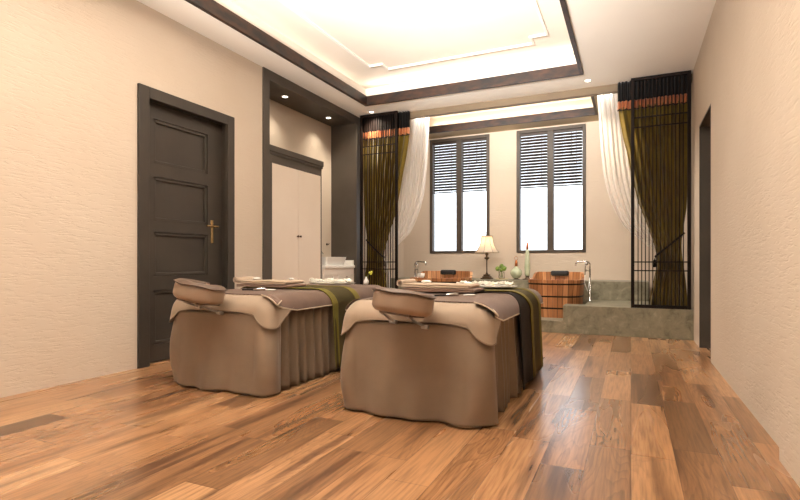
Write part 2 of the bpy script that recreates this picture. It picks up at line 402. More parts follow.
# panel moulding with notched corners under the tray
def ring_poly(m, pts, w, z0, z1):
    """flat moulding following a closed rectilinear outline"""
    n = len(pts)
    inner = []
    for i in range(n):
        p0, p1, p2 = Vector(pts[i-1]), Vector(pts[i]), Vector(pts[(i+1) % n])
        d1 = (p1-p0).normalized(); d2 = (p2-p1).normalized()
        n1 = Vector((-d1.y, d1.x)); n2 = Vector((-d2.y, d2.x))
        inner.append(p1 + (n1+n2)*w)
    P = []
    for i in range(n):
        o, q = pts[i], inner[i]
        P.append([(o[0], o[1], z1), (o[0], o[1], z0), (q.x, q.y, z0), (q.x, q.y, z1)])
    m.grid(P, close_u=True, close_v=True)
a = .36; k = .20
x0, x1, y0, y1 = CX0+a, CX1-a, CY0+a, CY1-a
pts = [(x0+k, y0), (x1-k, y0), (x1-k, y0+k), (x1, y0+k), (x1, y1-k), (x1-k, y1-k), (x1-k, y1), (x0+k, y1), (x0+k, y1-k), (x0, y1-k), (x0, y0+k), (x0+k, y0+k)]
m = MB(); ring_poly(m, pts, .03, TZ-.022, TZ+.002); m.build('panel_moulding', M['ceil'], ce)
# dark timber edging of both trays
def edging(name, x0, x1, y0, y1, th, z0, z1):
    m = MB()
    m.box(x0-.001, x0+th, y0, y1, z0, z1); m.box(x1-th, x1+.001, y0, y1, z0, z1)
    m.box(x0+th, x1-th, y0-.001, y0+th, z0, z1); m.box(x0+th, x1-th, y1-th, y1+.001, z0, z1)
    return struct(m.build(name, M['cove_wood']))
edging('trim_1', CX0, CX1, CY0, CY1, .045, H-.025, H+.115)
edging('trim_2', BX0, BX1, BY0, BY1, .04, H-.01, H+.115)
m = MB(); m.box(XL, XR, 7.56, 7.66, 3.352, H, .004); struct(m.build('trim_3', M['beam']))
# grey portal round the recess: face frame and deep linings
m = MB()
m.box(XL-.48, XL+.02, RY0-.12, RY0, 0, H, .003)
m.box(XL-.48, XL+.02, RY1, RY1+.13, 0, H, .003)
m.box(XL-.48, XL+.02, RY0, RY1, RZ, H, .003)
struct(m.build('trim_4', M['grey']))
# ---------------------------------------------------------------- door in the left wall
d1 = empty('door_1', (XL, 3.29, 0), kind='structure')
def L(y): return y-3.29
m = MB()
for a, b, z0, z1 in ((3.286, 3.40, 0, 2.68), (4.43, 4.54, 0, 2.68), (3.40, 4.43, 2.57, 2.68)): m.box(0, .03, L(a), L(b), z0, z1, .004)
m.box(-.13, 0, L(3.36), L(3.385), 0, 2.60); m.box(-.13, 0, L(4.445), L(4.47), 0, 2.60); m.box(-.13, 0, L(3.385), L(4.445), 2.575, 2.60)
m.box(.002, .012, L(3.40), L(3.415), 0, 2.57); m.box(.002, .012, L(4.415), L(4.43), 0, 2.57)
m.build('door_frame', M['door'], d1)
# leaf with five recessed panels
px0, px1 = L(3.385), L(4.445)
ya, yb = L(3.53), L(4.23)
rows = [(.18, .72), (.86, 1.30), (1.41, 1.85), (1.98, 2.42)]
m = MB(); xf = -.075; th = .045
m.box(xf-th, xf, px0, ya, .012, 2.575); m.box(xf-th, xf, yb, px1, .012, 2.575)
zz = [.012] + [v for r in rows for v in r] + [2.575]
for i in range(0, len(zz), 2): m.box(xf-th, xf, ya, yb, zz[i], zz[i+1])
leaf = m.build('door_leaf', M['door'], d1)
for z0, z1 in rows:
    m = MB(); m.box(xf-.044, xf-.030, ya-.004, yb+.004, z0-.004, z1+.004)
    for q in (0, 1):
        w2 = .034
        m.box(xf-.030, xf-.010, ya, yb, z0, z0+w2, .006) if q == 0 else m.box(xf-.030, xf-.010, ya, yb, z1-w2, z1, .006)
        m.box(xf-.030, xf-.010, ya, ya+w2, z0, z1, .006) if q == 0 else m.box(xf-.030, xf-.010, yb-w2, yb, z0, z1, .006)
    m.build('door_panel', M['door'], leaf)
m = MB(); hy = L(4.29); hz = 1.40
m.box(xf, xf+.008, hy-.018, hy+.018, hz-.19, hz+.07, .003); m.tube([(xf, hy, hz), (xf+.055, hy, hz)], .011)
m.tube([(xf+.05, hy+.01, hz), (xf+.055, hy-.06, hz), (xf+.05, hy-.12, hz)], .010)
m.tube([(xf+.05, hy+.01, hz), (xf+.05, hy+.05, hz)], .010)
m.build('door_handle', M['brass'], leaf, smooth=False)

# ---------------------------------------------------------------- doorway in the right wall
d2 = empty('door_2', (XR, OY0, 0), kind='structure')
m = MB(); dl = OY1-OY0
m.box(.0, .24, 0, .02, 0, OZ); m.box(.0, .24, dl-.02, dl, 0, OZ); m.box(.0, .24, .02, dl-.02, OZ-.02, OZ)
m.build('door_frame', M['grey'], d2)
m = MB(); m.box(.19, .23, .022, dl-.022, .01, OZ-.022)
for z0, z1 in ((.2, 1.1), (1.25, 2.4)):
    m.box(.18, .19, .15, dl-.15, z0, z1, .004)
m.build('door_leaf', M['door'], d2)

# ---------------------------------------------------------------- windows
for i, (a, b) in enumerate(WIN):
    wn = empty('window_%d' % (i+1), (a, YB, WZ0), kind='structure')
    W, Hh = b-a, WZ1-WZ0; f = .06; mu = .11
    m = MB()
    m.box(0, f, -.015, .12, 0, Hh, .004); m.box(W-f, W, -.015, .12, 0, Hh, .004)
    m.box(f, W-f, -.015, .12, 0, .05, .004); m.box(f, W-f, -.015, .12, Hh-f, Hh, .004)
    m.build('window_frame', M['win_frame'], wn)
    m = MB(); m.box(W/2-mu/2, W/2+mu/2, -.012, .12, .05, Hh-f, .004); m.build('mullion', M['win_frame'], wn)
    for x0, x1 in ((f, W/2-mu/2), (W/2+mu/2, W-f)):
        m = MB(); m.box(x0-.005, x1+.005, .085, .091, .045, Hh-f+.005); m.build('window_pane', M['glass'], wn)
        side = 'left' if x0 == f else 'right'
        bl = empty('venetian_blind', (a+x0, YB+.03, WZ1-f), label='dark wooden venetian blind half lowered in the %s pane of the %s window' % (side, 'left' if i == 0 else 'right'), cat='blind', group='venetian blinds in the two windows')
        w2 = x1-x0
        m = MB(); m.box(.003, w2-.003, -.02, .02, -.05, -.002, .003); m.build('headrail', M['blind'], bl)
        m = MB(); z = -.085; n = 0
        while z > -1.0:
            c, s = math.cos(-.85), math.sin(-.85); hw = .024
            P = []
            for xx in (.006, w2-.006):
                P.append([(xx, -hw*c - .002*s, z - hw*s + .002*c), (xx, hw*c - .002*s, z + hw*s + .002*c), (xx, hw*c + .002*s, z + hw*s - .002*c), (xx, -hw*c + .002*s, z - hw*s - .002*c)])
            V = m.grid(P, close_v=True); m.b.faces.new(V[0]); m.b.faces.new(V[1]); z -= .054; n += 1
        m.build('slats', M['blind'], bl)
        m = MB(); m.box(.004, w2-.004, -.018, .018, z-.004, z+.018, .003); m.build('bottom_rail', M['blind'], bl)
        m = MB()
        for xx in (w2*.3, w2*.8): m.tube([(xx, -.028, -.05), (xx, -.028, z)], .0028, n=6)
        m.build('ladder_cord', M['blind'], bl)
        if side == 'right':
            m = MB(); m.tube([(w2*.62, -.034, -.05), (w2*.62, -.034, -.42)], .004, n=6); m.lathe([(.003, 0), (.009, -.01), (.009, -.04), (.003, -.05)], (w2*.62, -.034, -.42), n=8)
            m.build('pull_cord', M['blind'], bl)

# ---------------------------------------------------------------- downlights
def downlight(x, y, z, power, label, spread=70, group=None, color=WARM):
    d = empty('downlight', (x, y, z), label=label, cat='ceiling light', group=group)
    m = MB(); m.lathe([(.034, -.001), (.036, -.006), (.050, -.006), (.052, 0), (.034, 0)], n=24, cap=False); m.build('rim', M['white'], d)
    m = MB(); m.lathe([(.0335, -.004), (.0335, -.0015)], n=24); m.build('lens', M['spot_glow'], d)
    s = bpy.data.lights.new('spot', 'SPOT'); s.energy = power; s.spot_size = math.radians(spread*2); s.spot_blend = .8; s.shadow_soft_size = .04; s.color = color
    o = bpy.data.objects.new('spot', s); COL.objects.link(o); o.parent = d; o.location = (0, 0, -.02)
DL = 60
downlight(-3.86, 7.32, H, DL*1.8, 'round recessed downlight in the ceiling beside the left lattice screen', 62)
downlight(-0.53, 7.27, H, DL*2.2, 'round recessed downlight in the ceiling left of the right lattice screen', 55)
downlight(-4.43, 5.79, RZ, 24, 'round recessed downlight in the grey portal soffit, nearer the panelled door', 55)
downlight(-4.44, 6.93, RZ, 24, 'round recessed downlight in the grey portal soffit above the washbasin', 55)

# ================================================================ WARDROBE, VANITY
wd = empty('wardrobe', (XL-.03, 5.18, 0), label='built-in wardrobe with two tall cream doors in a dark grey frame', cat='wardrobe')
m = MB()
Y0, Y1 = .005, 1.275; XF = -.005; XB = -.44; WT = 2.52
m.box(XB, XF, Y0, .115, 0, WT-.1, .003); m.box(XB, XF, Y1-.02, Y1, 0, WT-.1, .003)
m.box(XB, XF, .115, Y1-.02, 2.30, WT-.1); m.box(XB, XB+.02, .115, Y1-.02, 0, 2.30); m.box(XB, XF-.01, .115, Y1-.02, 0, .06)
m.build('carcass', M['grey'], wd)
m = MB(); m.box(XB, XF+.015, Y0, Y1+.012, WT-.115, WT-.085, .004); m.box(XB, XF+.028, Y0, Y1+.02, WT-.085, WT, .010); m.build('cornice', M['grey'], wd)
ds, de = .118, Y1-.022; mid = (ds+de)/2
for k, (a, b) in enumerate(((ds, mid-.004), (mid+.004, de))):
    m = MB(); m.box(XF-.024, XF-.004, a, b, .065, 2.296, .003)
    dr = m.build('door', M['cream'], wd)
    m = MB(); ky = mid-.03 if k == 0 else mid+.03
    m.tube([(XF-.004, ky, 1.36), (XF+.016, ky, 1.36)], .006); m.ell((XF+.022, ky, 1.36), .012, .016, .016)
    m.build('knob', M['knob'], dr, smooth=True)

M['vanity'] = mat('white_vanity_paint', (240, 232, 222), (243, 236, 227), rough=.4, scale=(2, 2, 2))
vn = empty('vanity_cabinet', (XL-.02, 6.50, 0), label='low cream vanity cabinet with panelled front standing beside the wardrobe', cat='cabinet')
m = MB(); vl = .905
m.box(-.45, -.02, 0, vl, .06, .90, .003); m.box(-.42, -.05, .02, vl-.02, 0, .06)
m.box(-.02, 0, 0, vl, .79, .90, .003); m.box(-.02, 0, 0, .05, .06, .79); m.box(-.02, 0, vl-.05, vl, .06, .79); m.box(-.02, 0, vl/2-.03, vl/2+.03, .06, .79); m.box(-.02, 0, .05, vl/2-.03, .06, .12); m.box(-.02, 0, vl/2+.03, vl-.05, .06, .12)
m.build('body', M['vanity'], vn)
for a, b in ((.053, vl/2-.033), (vl/2+.033, vl-.053)):
    m = MB(); m.box(-.0198, -.010, a, b, .123, .787, .003); pn = m.build('door', M['vanity'], vn)
    m = MB(); m.ell((.004, (a+b)/2, .76), .010, .010, .010); m.tube([(-.010, (a+b)/2, .76), (.0, (a+b)/2, .76)], .004); m.build('knob', M['chrome'], pn, smooth=True)
m = MB(); m.box(-.455, .022, -.004, vl+.002, .90, .945, .006); m.build('countertop', M['white'], vn)
m = MB(); m.box(-.455, -.43, 0, vl, .945, 1.01, .003); m.box(-.43, .0, vl-.018, vl+.002, .945, 1.03, .003); m.build('splashback', M['white'], vn)
# basin
wb_ = empty('wash_basin', (XL-.21, 6.87, .945), label='white rectangular washbasin sitting on the cream vanity cabinet', cat='basin')
m = MB()
def rrect(hx, hy, r, z, n=5):
    P = []
    for cx, cy, a0 in ((hx-r, hy-r, 0), (-hx+r, hy-r, 90), (-hx+r, -hy+r, 180), (hx-r, -hy+r, 270)):
        for k in range(n+1):
            a = math.radians(a0+90*k/n); P.append((cx+r*math.cos(a), cy+r*math.sin(a), z))
    return P
V = m.grid([rrect(.16, .26, .03, 0), rrect(.19, .30, .03, .12), rrect(.19, .30, .03, .135), rrect(.175, .285, .02, .135), rrect(.14, .24, .03, .035), rrect(.02, .02, .015, .028)], close_v=True)
m.b.faces.new(V[0]); m.b.faces.new(V[-1])
bs = m.build('bowl', M['white'], wb_)
m = MB(); m.lathe([(.018, .029), (.018, .033), (.008, .034)], n=16); m.build('drain', M['chrome'], bs)
fc = empty('basin_faucet', (XL-.425, 6.87, .945), label='small chrome faucet behind the white washbasin', cat='faucet')
m = MB(); m.lathe([(.024, 0), (.024, .012), (.016, .02), (.014, .2)], n=16); m.tube([(0, 0, .19), (.05, 0, .235), (.11, 0, .22), (.14, 0, .18)], .011); m.build('spout', M['chrome'], fc, smooth=True)
m = MB(); m.tube([(0, 0, .2), (0, 0, .26)], .008); m.tube([(-.0, 0, .26), (.0, .07, .275)], .007); m.build('lever', M['chrome'], fc, smooth=True)
hk = empty('robe_hook', (XL-.479, 7.28, 1.30), label='small metal robe hook on the beige recess wall above the vanity', cat='hook')
m = MB(); m.lathe([(.02, -.004), (.02, .004)], n=14); o = m.build('rosette', M['knob'], hk); o.rotation_euler = (0, PI/2, 0); o.location = (.005, 0, 0)
m = MB(); m.tube([(.004, 0, 0), (.035, 0, -.008), (.05, 0, .02)], .006); m.build('peg', M['knob'], hk, smooth=True)

# ================================================================ STONE PLATFORM
PZ, SZ, LZ = .17, .39, .69
m = MB()
m.box(XL, -.867, 7.40, 8.70, 0, PZ, .004)
struct(m.build('platform', M['stone']))
bpy.data.objects['platform'].name = 'floor_alcove'
sp = MB(); sp.box(-.867, XR, 7.40, 7.72, 0, SZ, .004); sp.box(-.60, XR, 7.72, 8.70, 0, SZ)
sp.box(-.867, -.60, 7.72, 8.70, 0, PZ)
struct(sp.build('floor_step', M['stone']))
m = MB(); m.box(XL, .255, 8.70, YB-.004, 0, LZ, .004)
tag(m.build('stone_ledge', M['stone']), 'long grey-green stone ledge under the two windows, behind the tubs', 'ledge')

# ================================================================ LATTICE SCREENS
def screen(x0, x1, z0, label):
    r = empty('lattice_screen', (x0, 7.43, z0), label=label, cat='screen', group='metal lattice screens')
    W, Z = x1-x0, H-z0-.004; f = .042
    m = MB()
    m.box(0, f, -.02, .02, 0, Z, .003); m.box(W-f, W, -.02, .02, 0, Z, .003); m.box(f, W-f, -.02, .02, 0, .045, .003); m.box(f, W-f, -.02, .02, Z-.04, Z, .003)
    m.build('frame', M['black_metal'], r)
    n = 13
    for k in range(n):
        x = f+(W-2*f)*(k+1)/(n+1)
        m = MB(); m.box(x-.006, x+.006, -.006, .006, .045, Z-.04); m.build('bar', M['black_metal'], r)
    for zz in (.885, 1.0, 2.79, 2.92):
        m = MB(); m.box(f, W-f, -.010, -.0, zz-z0-.008, zz-z0+.008); m.build('crossbar', M['black_metal'], r)
    return r
screen(-4.13, -3.44, PZ, 'black metal lattice screen at the left end of the bath alcove, beside the grey portal')
screen(0.0, .70, SZ, 'black metal lattice screen at the right end of the bath alcove, against the right wall')

# ================================================================ CURTAINS
MC = -1.715   # mid line between the screens: the left pair mirrors the right pair
def interp(tab, z):
    tab = sorted(tab)
    if z <= tab[0][0]: return tab[0][1]
    for (a, va), (b, vb) in zip(tab, tab[1:]):
        if z <= b:
            t = (z-a)/(b-a); 
            return va+(vb-va)*t
    return tab[-1][1]
def cloth_panel(m, L, R, z0, z1, y, amp, nf, mir, nu=160, nz=50, ph=0.0, amp_tab=None):
    P = []
    for i in range(nz+1):
        z = z0+(z1-z0)*i/nz; xl, xr = interp(L, z), interp(R, z); row = []
        A = amp if not amp_tab else interp(amp_tab, z)
        for j in range(nu+1):
            u = j/nu
            uu = u + .012*math.sin(9*u+1)+.006*math.sin(23*u)
            yy = y + A*math.sin(2*PI*nf*uu+ph) + A*.35*math.sin(2*PI*nf*.53*uu+1.3+z*.6)
            x = xl+(xr-xl)*u
            if mir: x = 2*MC - x
            row.append((x, yy, z))
        P.append(row)
    m.grid(P)
def smooth_tab(tab, n=40):
    """catmull-rom resample of (z, x) pairs"""
    tab = sorted(tab); out = []
    for i in range(len(tab)-1):
        p0 = tab[max(i-1, 0)]; p1 = tab[i]; p2 = tab[i+1]; p3 = tab[min(i+2, len(tab)-1)]
        for k in range(8):
            t = k/8
            f = lambda a, b, c, d: .5*((2*b)+(-a+c)*t+(2*a-5*b+4*c-d)*t*t+(-a+3*b-3*c+d)*t**3)
            out.append((p1[0]+(p2[0]-p1[0])*t, f(p0[1], p1[1], p2[1], p3[1])))
    out.append(tab[-1]); return out
def velvet(mir, zb, label):
    r = empty('velvet_curtain', (0, 0, 0), label=label, cat='curtain', group='olive curtains behind the screens')
    side = -1 if mir else 1
    Lt = smooth_tab([(zb, .215), (.75, .275), (1.05, .315), (1.4, .23), (1.82, .085), (2.5, -.05), (2.9, -.13), (3.10, -.155)])
    Rt = smooth_tab([(zb, .672), (.8, .64), (1.15, .60), (1.36, .61), (1.7, .655), (2.4, .685), (3.10, .695)])
    at = [(zb, .028), (1.2, .016), (2.0, .026), (3.1, .022)]
    m = MB(); cloth_panel(m, Lt, Rt, zb, 3.10, 7.512, .02, 9, mir, amp_tab=at); m.build('drape', M['velvet'], r, smooth=True, solid=.004)
    # valance: black top, copper satin band
    vL, vR = [(3.0, -.165), (3.5, -.165)], [(3.0, .697), (3.5, .697)]
    m = MB(); cloth_panel(m, vL, vR, 3.18, 3.445, 7.502, .022, 20, mir, nz=8); m.build('valance', M['black_cloth'], r, smooth=True, solid=.004)
    m = MB(); cloth_panel(m, vL, vR, 3.065, 3.182, 7.500, .024, 20, mir, nz=6); m.build('copper_band', M['copper'], r, smooth=True, solid=.004)
    m = MB(); P = []
    for j in range(160):
        u = j/159; x = -.167+.866*u; x = 2*MC-x if mir else x
        P.append((x, 7.49+.022*math.sin(2*PI*20*(u+.012*math.sin(9*u+1))), 3.062+.006*math.sin(60*u)))
    m.tube(P, .008, n=6); m.build('valance_piping', M['black_cloth'], r, smooth=True)
    # rope tie-back
    m = MB(); P = []
    for k in range(28):
        a = 2*PI*k/28; x = .462+.168*math.cos(a); y = 7.512+.043*math.sin(a); z = 1.225+.150*math.cos(a)
        P.append((2*MC-x if mir else x, y, z))
    m.tube(P, .012, n=8, closed=True)
    tb = m.build('tieback', M['black_cloth'], r, smooth=True)
    m = MB(); x = .30; x = 2*MC-x if mir else x
    m.tube([(x, 7.50, 1.09), (x-side*.012, 7.482, 1.04)], .006, n=8); m.lathe([(.004, 0), (.016, -.02), (.014, -.04), (.02, -.11)], (x-side*.014, 7.482, 1.04), n=12); m.build('tassel', M['black_cloth'], tb, smooth=True)
velvet(False, SZ+.006, 'olive velvet curtain with black and copper valance behind the right lattice screen')
velvet(True, PZ+.006, 'olive velvet curtain with black and copper valance behind the left lattice screen')
def sheer(mir, zb, label):
    r = empty('sheer_curtain', (0, 0, 0), label=label, cat='curtain', group='white sheer curtains')
    Lt = smooth_tab([(zb, .24), (.8, .29), (1.08, .33), (1.22, .20), (1.48, -.08), (1.8, -.24), (2.15, -.34), (2.6, -.39), (3.44, -.435)])
    Rt = smooth_tab([(zb, .62), (1.08, .50), (1.6, .42), (2.4, .30), (3.44, .2)])
    at = [(zb, .02), (1.1, .010), (2.2, .022), (3.4, .022)]
    m = MB(); cloth_panel(m, Lt, Rt, zb, 3.445, 7.708, .02, 12, mir, nu=260, nz=70, amp_tab=at)
    m.build('voile', M['sheer'], r, smooth=True)
    m = MB(); x0, x1 = (-.45, .22); 
    if mir: x0, x1 = 2*MC-x1, 2*MC-x0
    m.box(x0, x1, 7.675, 7.741, 3.435, 3.454); m.build('heading_track', M['white'], r)
sheer(False, SZ+.006, 'white sheer curtain swept right behind the right lattice screen')
sheer(True, PZ+.006, 'white sheer curtain swept left behind the left lattice screen')

# ================================================================ BATH TUBS
def plan(t, a, b, p=3.0):
    c, s = math.cos(t), math.sin(t)
    return (a*math.copysign(abs(c)**(2/p), c), b*math.copysign(abs(s)**(2/p), s))
def tub(cx, cy, W, Lh, label, flip):
    r = empty('wooden_tub', (cx, cy, PZ), label=label, cat='bathtub')
    a, b = W/2, Lh/2; HT = .565; n = 38; sub = 5
    def rim(t):
        s = math.sin(t)   # +1 = back
        k = min(1, max(0, (s-.15)/.45)); k = k*k*(3-2*k)
        return HT+.105*k
    bm = bmesh.new(); lay = bm.faces.layers.float.new('stave')
    # one wall; each stave is a slightly proud panel
    def ringpt(t, z, inset):
        tp = .90+.10*(z/HT); x, y = plan(t, a-inset, b-inset); return (x*tp, y*tp, z)
    rnd = [random.random() for _ in range(n)]
    tt = [-PI/2+2*PI*q/4000 for q in range(4001)]; cum = [0]
    for q in range(4000):
        p, p2 = plan(tt[q], a, b), plan(tt[q+1], a, b); cum.append(cum[-1]+math.dist(p, p2))
    def arct(f):
        import bisect
        return tt[min(4000, bisect.bisect_left(cum, f*cum[-1]))]
    for k in range(n):
        cols = []
        for j in range(sub+1):
            t = arct((k+(0, .05, .35, .65, .95, 1)[j])/n)
            e = .005 if j in (0, sub) else 0.0
            zt = rim(t)
            cols.append([ringpt(t, z, e) for z in (.0, .2, .4, zt)] + [ringpt(t, zt, .036), ringpt(t, .08, .036)])
        V = [[bm.verts.new(p) for p in c] for c in cols]
        for j in range(sub):
            for q in range(5):
                f = bm.faces.new((V[j][q], V[j+1][q], V[j+1][q+1], V[j][q+1])); f[lay] = rnd[k] if 0 < j < sub-1 else -.45
    bmesh.ops.remove_doubles(bm, verts=bm.verts, dist=.0002)
    bmesh.ops.recalc_face_normals(bm, faces=bm.faces)
    me = bpy.data.meshes.new('tub_wall'); bm.to_mesh(me); bm.free()
    o = bpy.data.objects.new('tub_wall', me); COL.objects.link(o); me.materials.append(M['stave']); o.parent = r
    m = MB(); P0 = [ringpt(2*PI*k/48, .075, .034) for k in range(48)]; P1 = [ringpt(2*PI*k/48, .095, .034) for k in range(48)]
    V = m.grid([P0, P1], close_v=True); m.b.faces.new(V[0]); m.b.faces.new(V[1]); m.build('tub_bottom', M['stave'], r)
    for z in (.14, .315, .50):
        m = MB(); P = []
        for k in range(60):
            t = arct(k/60); P.append([ringpt(t, z-.011, -.001), ringpt(t, z+.011, -.001), ringpt(t, z+.011, -.007), ringpt(t, z-.011, -.007)])
        m.grid(P, close_u=True, close_v=True); m.build('hoop', M['hoop'], r)
    m = MB(); m.box(-.13, .15, b-.15, b-.055, HT+.04, HT+.125, .030, 4); m.build('headrest', M['foam'], r, smooth=True)
    # water
    zt = HT-.035
    m = MB(); P0 = [ringpt(2*PI*k/48, zt, .040) for k in range(48)]; m.b.faces.new([m.b.verts.new(p) for p in P0])
    for v in m.b.verts: v.co += Vector((cx, cy, PZ))
    return r, m, zt
TUBS = ((-1.06, 8.19, .82, .90, 'round-cornered wooden soaking tub on the right, beside the high stone step', False), (-2.97, 8.19, 1.02, .90, 'wooden soaking tub on the left, left of the table lamp', True))
for cx, cy, W, Lh, lab, fl in TUBS:
    r, wm, zt = tub(cx, cy, W, Lh, lab, fl)
    side = 'left' if fl else 'right'
    tag(wm.build('bath_water', M['water']), 'still bath water filling the %s wooden tub' % side, 'water', kind='stuff')
    m = MB()
    for k in range(46):
        t = random.uniform(0, 2*PI); q = random.uniform(.2, .95)**.5
        x = cx+(W/2-.09)*q*math.cos(t); y = cy-.02+(Lh/2-.12)*q*math.sin(t)
        m.ell((x, y, PZ+zt+.008), .022, .017, .008, 8, 4, Matrix.Rotation(random.uniform(0, PI), 4, 'Z'))
    tag(m.build('rose_petals', M['petal_pink'], smooth=True), 'pink rose petals floating on the water of the %s tub' % side, 'petals', kind='stuff')

def tub_filler(x, y, s, label):
    """floor standing filler with a hand shower"""
    r = empty('tub_filler', (x, y, 0), label=label, cat='faucet')
    z0 = PZ if s > 0 else PZ
    m = MB(); m.lathe([(.04, z0), (.04, z0+.015), (.016, z0+.02), (.014, .80)], n=16)
    m.tube([(0, 0, .80), (0, 0, .97), (-s*.02, 0, 1.0), (-s*.06, 0, 1.01), (-s*.18, 0, 1.0), (-s*.205, 0, .985), (-s*.21, 0, .94)], .013); m.build('spout', M['chrome'], r, smooth=True)
    m = MB(); m.tube([(0, -.01, .86), (-s*.05, -.03, .87)], .008); m.ell((-s*.05, -.03, .87), .016, .016, .016); m.tube([(0, 0, .90), (0, -.05, .90)], .008); m.build('lever', M['chrome'], r, smooth=True)
    m = MB(); m.tube([(-s*.07, -.035, .80), (-s*.065, -.035, .92), (-s*.05, -.045, .965)], .009); m.ell((-s*.045, -.055, .975), .026, .014, .026); m.build('hand_shower', M['chrome'], r, smooth=True)
    m = MB(); m.tube([(-s*.07, -.035, .80), (-s*.075, -.05, .68), (-s*.03, -.05, .55), (-s*.01, -.035, .66), (0, -.014, .76)], .007, n=8); m.build('hose', M['white'], r, smooth=True)
tub_filler(-.575, 8.30, 1, 'floor-standing chrome filler with arched spout at the right tub')
tub_filler(-3.50, 8.30, -1, 'floor-standing chrome filler with arched spout at the left tub')
m = MB(); m.lathe([(.035, 0), (.05, .03), (.052, .075), (.046, .077), (.03, .02)], n=20)
tag(m.build('white_cup', M['white'], smooth=True, loc=(-3.20, 7.87, PZ+.5655)), 'small white cup standing on the rim of the left tub', 'cup')

# ================================================================ ON THE LEDGE
# table lamp
lp = empty('table_lamp', (-2.39, 9.03, LZ), label='table lamp with flared pale shade on the ledge between the windows', cat='lamp')
m = MB()
m.box(-.095, .095, -.095, .095, 0, .022, .006); m.box(-.07, .07, -.07, .07, .022, .05, .006); m.box(-.055, .055, -.055, .055, .05, .085, .012); m.build('foot', M['bronze'], lp)
m = MB(); m.lathe([(.03, .085), (.014, .11), (.010, .14), (.010, .34), (.02, .36), (.045, .375), (.05, .39), (.02, .40), (.018, .43), (.032, .45), (.016, .48), (.012, .54)], n=20); m.build('stem', M['bronze'], lp, smooth=True)
m = MB(); P = []
for i in range(14):
    s = i/13; z = .48+.30*s; R = .100 + .115*(1-s)**2.2
    P.append([(R*(1+.02*math.cos(8*a))*math.cos(a), R*(1+.02*math.cos(8*a))*math.sin(a), z) for a in [2*PI*k/64 for k in range(64)]])
m.grid(P, close_v=True); sh = m.build('lamp_shade', M['shade'], lp, smooth=True, solid=.003)
m = MB()
for k in range(8):
    a = 2*PI*k/8
    m.tube([((.1025+.1165*(1-i/13)**2.2)*1.02*math.cos(a), (.1025+.1165*(1-i/13)**2.2)*1.02*math.sin(a), .48+.30*i/13) for i in range(14)], .0025, n=6)
m.tube([(.105*math.cos(2*PI*k/24), .105*math.sin(2*PI*k/24), .782) for k in range(24)], .005, n=6, closed=True)
m.build('shade_trim', M['bronze'], sh, smooth=True)
m = MB(); m.tube([(0, 0, .54), (0, 0, .79)], .004, n=6); m.tube([(-.102, 0, .78), (.102, 0, .78)], .003, n=6)
m.tube([(.026*math.sin(a), 0, .822-.026*math.cos(a)) for a in [2*PI*k/20 for k in range(20)]], .005, n=6, closed=True); m.build('finial', M['bronze'], lp, smooth=True)
m = MB(); m.ell((0, 0, .60), .032, .032, .04); m.build('bulb', emis('bulb_glow', (1, .9, .75), 3), lp, smooth=True)
ld = bpy.data.lights.new('bulb_light', 'POINT'); ld.energy = 2.6; ld.color = (1, .91, .76); ld.shadow_soft_size = .04
o = bpy.data.objects.new('bulb_light', ld); COL.objects.link(o); o.parent = lp; o.location = (0, 0, .66)

# glass vase of green pompons on a wicker mat
pm = empty('flower_vase', (-2.11, 9.0, LZ), label='glass vase of green pompon flowers right of the table lamp', cat='vase')
m = MB(); m.lathe([(.05, .012), (.055, .05), (.048, .13), (.05, .135), (.044, .13), (.05, .05), (.046, .018)], n=24); m.build('glass', M['clear'], pm, smooth=True)
m = MB(); m.lathe([(.11, 0), (.11, .012)], n=28); m.build('wicker_mat', M['wicker'], pm)
for k, (x, y, z, R) in enumerate(((-.075, 0, .19, .042), (.045, -.02, .195, .046), (-.01, .03, .235, .04), (.0, -.04, .165, .03))):
    m = MB(); bmesh.ops.create_icosphere(m.b, subdivisions=3, radius=R, matrix=Matrix.Translation((x, y, z)))
    for v in m.b.verts:
        d = v.co-Vector((x, y, z)); v.co += d*.22*noise.noise(v.co*70)
    pp = m.build('flower_head', M['leaf'], pm)
    m = MB(); m.tube([(x*.3, y*.3, .03), (x*.8, y*.8, z-.03)], .004, n=6); m.build('stem', M['leaf'], pp, smooth=True)
def bottle(x, y, label, prof, foot, neck, ringz, cap):
    r = empty('decorative_bottle', (x, y, LZ), label=label, cat='bottle')
    m = MB(); m.lathe(prof, n=28); m.build('body', M['celadon'], r, smooth=True)
    m = MB(); m.lathe(foot, n=20); m.build('stand', M['bronze'], r)
    m = MB(); m.lathe(neck, n=18); m.build('stopper', M['copper_m'], r, smooth=True)
    m = MB(); R = cap; m.tube([(R*math.sin(a), 0, ringz+R-R*math.cos(a)) for a in [2*PI*k/20 for k in range(20)]], .004, n=6, closed=True); m.build('ring_pull', M['copper_m'], r, smooth=True)
M['copper_m'] = mat('polished_copper', (176, 104, 62), (196, 124, 80), rough=.3, metal=.7, scale=(20, 20, 20))
bottle(-1.85, 9.0, 'round-bellied celadon bottle with copper stopper on the stone ledge',
       [(.03, .018), (.06, .03), (.098, .085), (.105, .125), (.09, .165), (.045, .20), (.024, .235)],
       [(.06, 0), (.065, .006), (.03, .012), (.032, .019)], [(.026, .234), (.026, .30), (.018, .33), (.012, .345)], .345, .032)
bottle(-1.655, 9.0, 'tall slender celadon bottle with copper stopper next to the right tub',
       [(.034, .06), (.046, .10), (.050, .22), (.042, .36), (.030, .50), (.024, .53)],
       [(.085, 0), (.085, .012), (.045, .02), (.028, .045), (.036, .061)], [(.024, .529), (.024, .58), (.017, .63), (.01, .65)], .65, .034)


